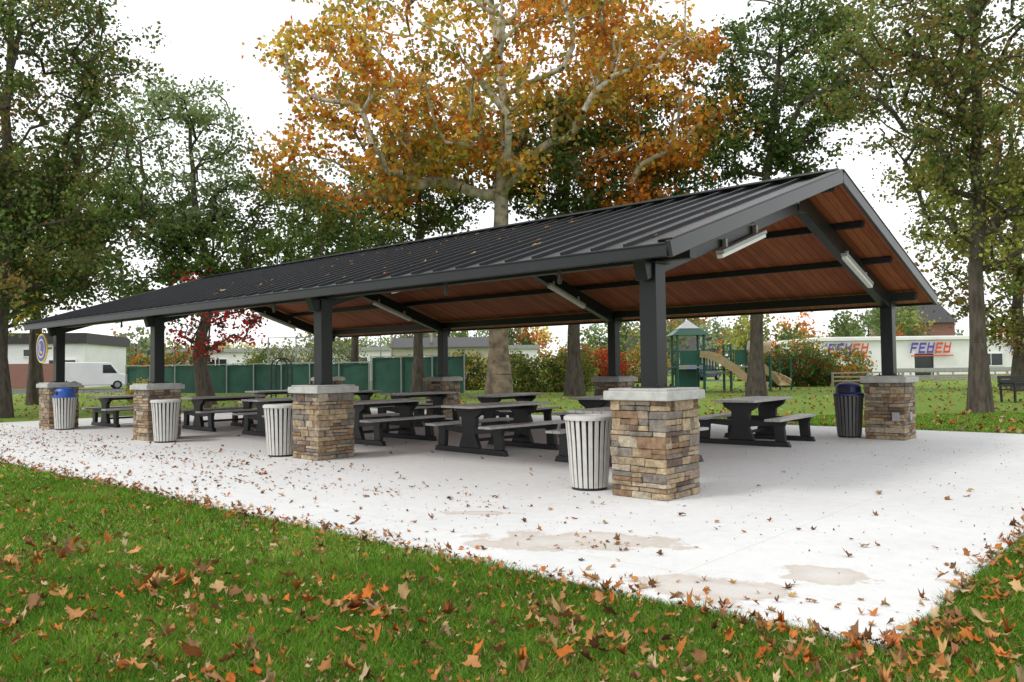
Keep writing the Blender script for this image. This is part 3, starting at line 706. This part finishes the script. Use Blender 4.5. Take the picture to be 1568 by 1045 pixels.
# ---------------- vehicles ----------------
def vehicle(name,lat,dep,rot,body,glass,L,wr,paint,W_=1.8):
    e=empty(name,loc(lat,dep,GZ),math.atan2(RT.y,RT.x)+rot); mb=MB()
    mb.ext(body,-W_/2,W_/2,0); mb.obj('body',[paint],e,bevel=.06)
    mb=MB()
    for g in glass:
        mb.ext(g,-W_/2-.012,-W_/2-.004,0); mb.ext(g,W_/2+.004,W_/2+.012,0)
    mb.obj('side_windows',[M_glass],e)
    mb=MB()
    for x in(-L*.31,L*.31):
        for y in(-1,1):
            mb.cyl((x,y*(W_/2-.2),wr),(x,y*(W_/2+.02),wr),wr,n=22,mi=0); mb.cyl((x,y*(W_/2+.02),wr),(x,y*(W_/2+.03),wr),wr*.6,n=16,mi=1)
    mb.obj('wheels',[M_tyre,M_galv],e)
    mb=MB()
    for x in(-L/2,L/2):
        mb.box((x,0,.45),(.1,W_*.96,.16),0)
        for y in(-.36,.36): mb.box((x,y*W_,.75),(.06,.26,.16),1)
    mb.obj('bumpers_and_lights',[M_dark,M_lamp],e,bevel=.02)
vb=[(-2.6,.35),(2.6,.35),(2.62,1.0),(2.4,1.2),(1.75,1.35),(1.15,2.15),(.9,2.25),(-2.45,2.3),(-2.6,2.1)]
vehicle('white_van',-35.3,68,.55,vb,[[(1.0,1.35),(1.6,1.35),(1.1,2.05),(.5,2.05),(.5,1.35)]],5.2,.36,M_white,2.0)
cb=[(-2.2,.3),(2.2,.3),(2.25,.7),(2.0,.88),(1.1,.98),(.4,1.42),(-1.0,1.45),(-1.8,1.0),(-2.2,.95)]
vehicle('parked_car',17.5,74,.9,cb,[[(.95,1.0),(.35,1.36),(-.2,1.38),(-.2,1.0)],[(-.3,1.0),(-.3,1.38),(-.95,1.39),(-1.5,1.0)]],4.4,.32,M_carblue,1.75)
e=empty('park_bench',loc(17.6,27.8,GZ),math.atan2(RT.y,RT.x)+.4); mb=MB()
for k in range(3): mb.box((0,-.16+k*.15,.45),(1.6,.13,.04))
for k in range(3): mb.box((0,.30,.6+k*.13),(1.6,.035,.11))
mb.obj('seat_and_backrest',[M_tableleg],e,bevel=.005); mb=MB()
for x in(-.65,.65):
    mb.beam((x,-.2,0),(x,-.2,.65),.06,.06,up=(1,0,0)); mb.beam((x,.28,0),(x,.34,.92),.06,.06,up=(1,0,0)); mb.beam((x,-.22,.66),(x,.34,.66),.06,.05)
mb.obj('legs',[M_tableleg],e)
e=empty('park_grill',loc(4.1,30,GZ),.4); mb=MB(); mb.cyl((0,0,0),(0,0,.8),.05,n=10); mb.box((0,0,.82),(.6,.45,.03))
for s_ in(-1,1): mb.box((s_*.3,0,.94),(.02,.45,.24)); 
mb.box((0,.22,.94),(.6,.02,.24))
for k in range(10): mb.cyl((-.28+k*.062,-.22,1.0),(-.28+k*.062,.22,1.0),.008,n=6)
mb.obj('firebox_and_post',[M_tableleg],e)
# ---------------- grass blades (foreground) ----------------
rng=np.random.default_rng(5)
def blades(n,d0,d1,w,h,sp=1.0):
    dep=np.sqrt(rng.random(n)*(d1*d1-d0*d0)+d0*d0); lat=dep*rng.uniform(-.78*sp,.78*sp,n)
    x=CAM.x+RT.x*lat+FW.x*dep; y=CAM.y+RT.y*lat+FW.y*dep
    jx=.03*np.sin(y*9)+rng.normal(size=n)*.015; jy=.03*np.sin(x*8)+.02*np.sin(x*21)+rng.normal(size=n)*.015
    ok=~((x>SX0)&(x<SX1+jx)&(y>SY0+jy)&(y<SY1))
    x=x[ok];y=y[ok];m=len(x); a=rng.random(m)*2*np.pi; cl=np.sin(x*2.1+np.sin(y*1.7)*1.3)*np.cos(y*2.3+x*.7)
    c2=np.sin(x*7.3+np.sin(y*5.1)*2)*np.cos(y*8.3+x*3.7)
    hh=h*rng.uniform(.4,1.25,m)*(1+.2*cl+.2*c2); ww=w*rng.uniform(.7,1.3,m); le=rng.uniform(.1,1.2,m)*hh; b2=rng.random(m)*2*np.pi
    dx,dy=np.cos(a)*ww/2,np.sin(a)*ww/2; lx,ly=np.cos(b2)*le,np.sin(b2)*le; z0=np.full(m,GZ-.005)
    V=np.stack([np.stack([x-dx,y-dy,z0],1),np.stack([x+dx,y+dy,z0],1),np.stack([x+dx*.8+lx*.35,y+dy*.8+ly*.35,z0+hh*.6],1),np.stack([x-dx*.8+lx*.35,y-dy*.8+ly*.35,z0+hh*.6],1),np.stack([x+lx,y+ly,z0+hh],1)],1)
    F=np.array([[0,1,2],[0,2,3],[3,2,4]])[None]+(np.arange(m)*5)[:,None,None]
    base=np.array([.165,.31,.035]); yel=np.array([.36,.33,.11]); dk=np.array([.05,.13,.016])
    t=np.clip(rng.random(m)*.6+.4*(cl*.5+.5)+.22*c2,0,1.15)[:,None]
    c=dk*(1-t)+base*t*1.1; q=rng.random(m)<(.05+.10*(cl>.4)); c[q]=yel
    c*=rng.uniform(.7,1.25,(m,1))
    return V.reshape(-1,3),F.reshape(-1,3),np.repeat(np.clip(c,.005,.9),5,0)
parts=[blades(230000,2.2,6.0,.0055,.055,1.15),blades(150000,6,11,.009,.055,1.1),blades(100000,11,22,.018,.055,1.0)]
Vs=[];Fs=[];Cs=[];o=0
for v,f,c in parts: Vs.append(v);Fs.append(f+o);Cs.append(c);o+=len(v)
mesh_np('grass',np.vstack(Vs),np.vstack(Fs),M_blade,np.vstack(Cs))
# ---------------- fallen leaves ----------------
OUT=np.array([(0,-.5),(.12,-.26),(.36,-.34),(.33,-.10),(.52,.12),(.26,.16),(.14,.36),(0,.55),(-.16,.30),(-.30,.17),(-.52,.16),(-.32,-.06),(-.40,-.30),(-.14,-.24)])
def leaves(X,Y,Z,size,tilt,pal,slope=0.0,curl=.4,fo=1.6):
    n=len(X); k=len(OUT); a=rng.random(n)*2*np.pi; c_,s_=np.cos(a),np.sin(a)
    ox=np.concatenate([[0],OUT[:,0]]); oy=np.concatenate([[0],OUT[:,1]])
    jit=rng.uniform(.7,1.25,(n,k+1)); lx=ox[None]*jit*rng.uniform(.45,1.1,(n,1)); ly=oy[None]*jit
    fold=rng.uniform(-.2,fo,(n,1))*(rng.random((n,1))<.7)
    lz=curl*(lx**2+ly**2)*rng.uniform(-.8,2.6,(n,1))+np.abs(lx)*fold+rng.normal(size=(n,k+1))*.055
    lx=lx/np.sqrt(1+fold**2)
    tx=rng.normal(size=(n,1))*tilt; ty=rng.normal(size=(n,1))*tilt
    lz=lz+lx*tx+ly*ty; lz-=lz.min(1,keepdims=True)*.7
    sz=size[:,None]
    V=np.stack([X[:,None]+(lx*c_[:,None]-ly*s_[:,None])*sz, Y[:,None]+(lx*s_[:,None]+ly*c_[:,None])*sz, Z[:,None]+lz*sz],2)
    if slope: V[:,:,2]+= (V[:,:,1]-Y[:,None])*slope
    i=np.arange(k); F=np.stack([np.zeros(k,int),1+i,1+(i+1)%k],1)[None]+(np.arange(n)*(k+1))[:,None,None]
    P=np.array(pal)[rng.integers(0,len(pal),n)]*rng.uniform(.6,1.15,(n,1))
    col=np.repeat(P,k+1,0).reshape(n,k+1,3); col[:,1:]*=rng.uniform(.65,1.15,(n,k,1)); 
    return V.reshape(-1,3),F.reshape(-1,3),col.reshape(-1,3)
LP=[(.50,.19,.05),(.38,.15,.05),(.46,.25,.10),(.28,.14,.065),(.48,.32,.15),(.50,.15,.035),(.20,.10,.05),(.50,.37,.22),(.46,.22,.08),(.24,.13,.07)]
LP2=[(.20,.10,.05),(.28,.13,.055),(.36,.17,.07),(.14,.075,.045),(.40,.24,.12)]
def onlawn(x,y): return ~((x>SX0)&(x<SX1)&(y>SY0)&(y<SY1))
def field(n,d0,d1,pw=1.0):
    dep=d0+(d1-d0)*rng.random(n)**pw; lat=dep*rng.uniform(-.8,.8,n); return CAM.x+RT.x*lat+FW.x*dep, CAM.y+RT.y*lat+FW.y*dep
def dens(x,y): return np.clip(.5+.22*np.sin(x*1.9+1.0)*np.sin(y*2.2+x*.8)+.25*np.sin(x*3.7+y*2.9)*np.cos(y*4.1-x*1.3)+.2*np.sin(x*8.1)*np.sin(y*9.3),0,1)
parts=[]
x,y=field(14000,2.6,20,1.35)
edge=np.exp(-np.abs(y-SY0)/.4)
ok=onlawn(x,y)&(rng.random(len(x))<np.clip(.10+.6*dens(x,y)**2.2+.12*edge+.25*((x>2.6)&(y<-3.35)),0,1)); x=x[ok];y=y[ok]
parts.append(leaves(x,y,GZ+.02+.03*rng.random(len(x)),.03+.060*rng.random(len(x))**1.4,.5,LP))
x,y=field(30000,2.6,15,1.35); ok=onlawn(x,y)&(rng.random(len(x))<.18+.65*dens(x,y)**2); x=x[ok];y=y[ok]
parts.append(leaves(x,y,GZ+.02+.03*rng.random(len(x)),rng.uniform(.012,.042,len(x)),.6,LP))
for (la,de,n,s_) in ((-.85,4.7,40,.16),(-2.2,5.3,40,.2),(-3.6,6.3,45,.25),(2.2,3.9,60,.35),(-1.5,3.7,30,.25),(3.3,4.6,70,.4),(.4,4.1,35,.3),(-3.0,4.4,35,.25)):
    p=loc(la,de); x=p.x+rng.normal(size=n)*s_; y=p.y+rng.normal(size=n)*s_; ok=onlawn(x,y); x=x[ok];y=y[ok]
    parts.append(leaves(x,y,GZ+.03+.03*rng.random(len(x)),rng.uniform(.05,.11,len(x)),.5,LP))
big=[(-1.55,3.9,.16),(-2.5,4.6,.14),(-1.5,5.4,.15),(1.85,4.0,.14),(.5,4.8,.11),(-.2,3.8,.11),(-2.9,6.2,.13),(2.6,3.95,.13),(1.2,4.6,.10),(-3.3,4.9,.15),(2.3,4.3,.11),(-.9,4.3,.11)]
B=[loc(a,b_) for a,b_,s_ in big]; parts.append(leaves(np.array([p.x for p in B]),np.array([p.y for p in B]),np.full(len(B),GZ+.045),np.array([s_ for _,_,s_ in big]),.35,[(.52,.17,.06),(.46,.17,.07),(.5,.24,.1)],curl=.5,fo=.7))
n=1300; x=rng.uniform(-20,3.6,n); y=SY0+rng.normal(size=n)*.12-.04; 
parts.append(leaves(x,y,np.where(y>SY0,.004,GZ+.04),rng.uniform(.02,.08,n),.4,LP))
n=500; y=rng.uniform(-3.4,9,n); x=SX1+rng.normal(size=n)*.09+.04
parts.append(leaves(x,y,np.where(x<SX1,.004,GZ+.04),rng.uniform(.025,.08,n),.4,LP))
n=12000; x=rng.uniform(-20.5,3.5,n); y=rng.uniform(SY0,-.3,n)
w=np.clip(.08+.55*np.exp(-np.abs(y+1.9+.25*np.sin(x))/.4)*(x<-.3)+.15*np.exp(-(y-SY0)/.5)*(x<1)+.25*(x<-4),0,1)*np.where(x>.5,.45,1)
ok=rng.random(n)<w*.8; x=x[ok];y=y[ok]
parts.append(leaves(x,y,np.full(len(x),.003),.010+.06*rng.random(len(x))**2.5,.3,LP2+LP[:3]))
n=1100; x=rng.uniform(-20.5,3.5,n); y=rng.uniform(-3.3,10.2,n)
parts.append(leaves(x,y,np.full(len(x),.003),rng.uniform(.008,.024,len(x)),.2,LP2))
n=450; x=rng.uniform(-1.5,3.5,n); y=rng.uniform(-2.5,9,n)
parts.append(leaves(x,y,np.full(len(x),.003),rng.uniform(.010,.024,len(x)),.2,[(.10,.06,.035),(.15,.08,.04)]))
n=60; x=rng.uniform(-12,3.4,n); y=rng.uniform(-3.2,3,n)
parts.append(leaves(x,y,np.full(len(x),.003),rng.uniform(.05,.10,len(x)),.3,LP))
for cx_,cy_ in((.85,-2.42),(2.5,-2.9)):
    n=28; parts.append(leaves(cx_+rng.normal(size=n)*.4,cy_+rng.normal(size=n)*.2,np.full(n,.003),rng.uniform(.03,.075,n),.3,LP))
x,y=field(7000,15,60); ok=onlawn(x,y); x=x[ok];y=y[ok]
parts.append(leaves(x,y,np.full(len(x),GZ+.03),rng.uniform(.08,.16,len(x)),.3,LP))
Vs=[];Fs=[];Cs=[];o=0
for v,f,c in parts: Vs.append(v);Fs.append(f+o);Cs.append(c);o+=len(v)
mesh_np('fallen_leaves',np.vstack(Vs),np.vstack(Fs),M_fallen,np.vstack(Cs))
n=1500; x=rng.uniform(-17.2,.3,n); y=rng.uniform(-.5,3.95,n)
w=np.clip(.05+.95*np.exp(-((x+8)/5)**2)*(.15+.85*(y+.6)/4.6),0,1)*np.where(x>-1.5,.25,1); ok=rng.random(n)<w*.75; x=x[ok];y=y[ok]
v,f,c=leaves(x,y,ZE+(y-YE)*SL+.004,rng.uniform(.05,.14,len(x)),.08,LP+[(.6,.35,.08),(.6,.25,.05)],slope=SL,curl=.2,fo=.4)
mesh_np('roof_leaves',v,f,M_fallen,c,pav)
print('done')
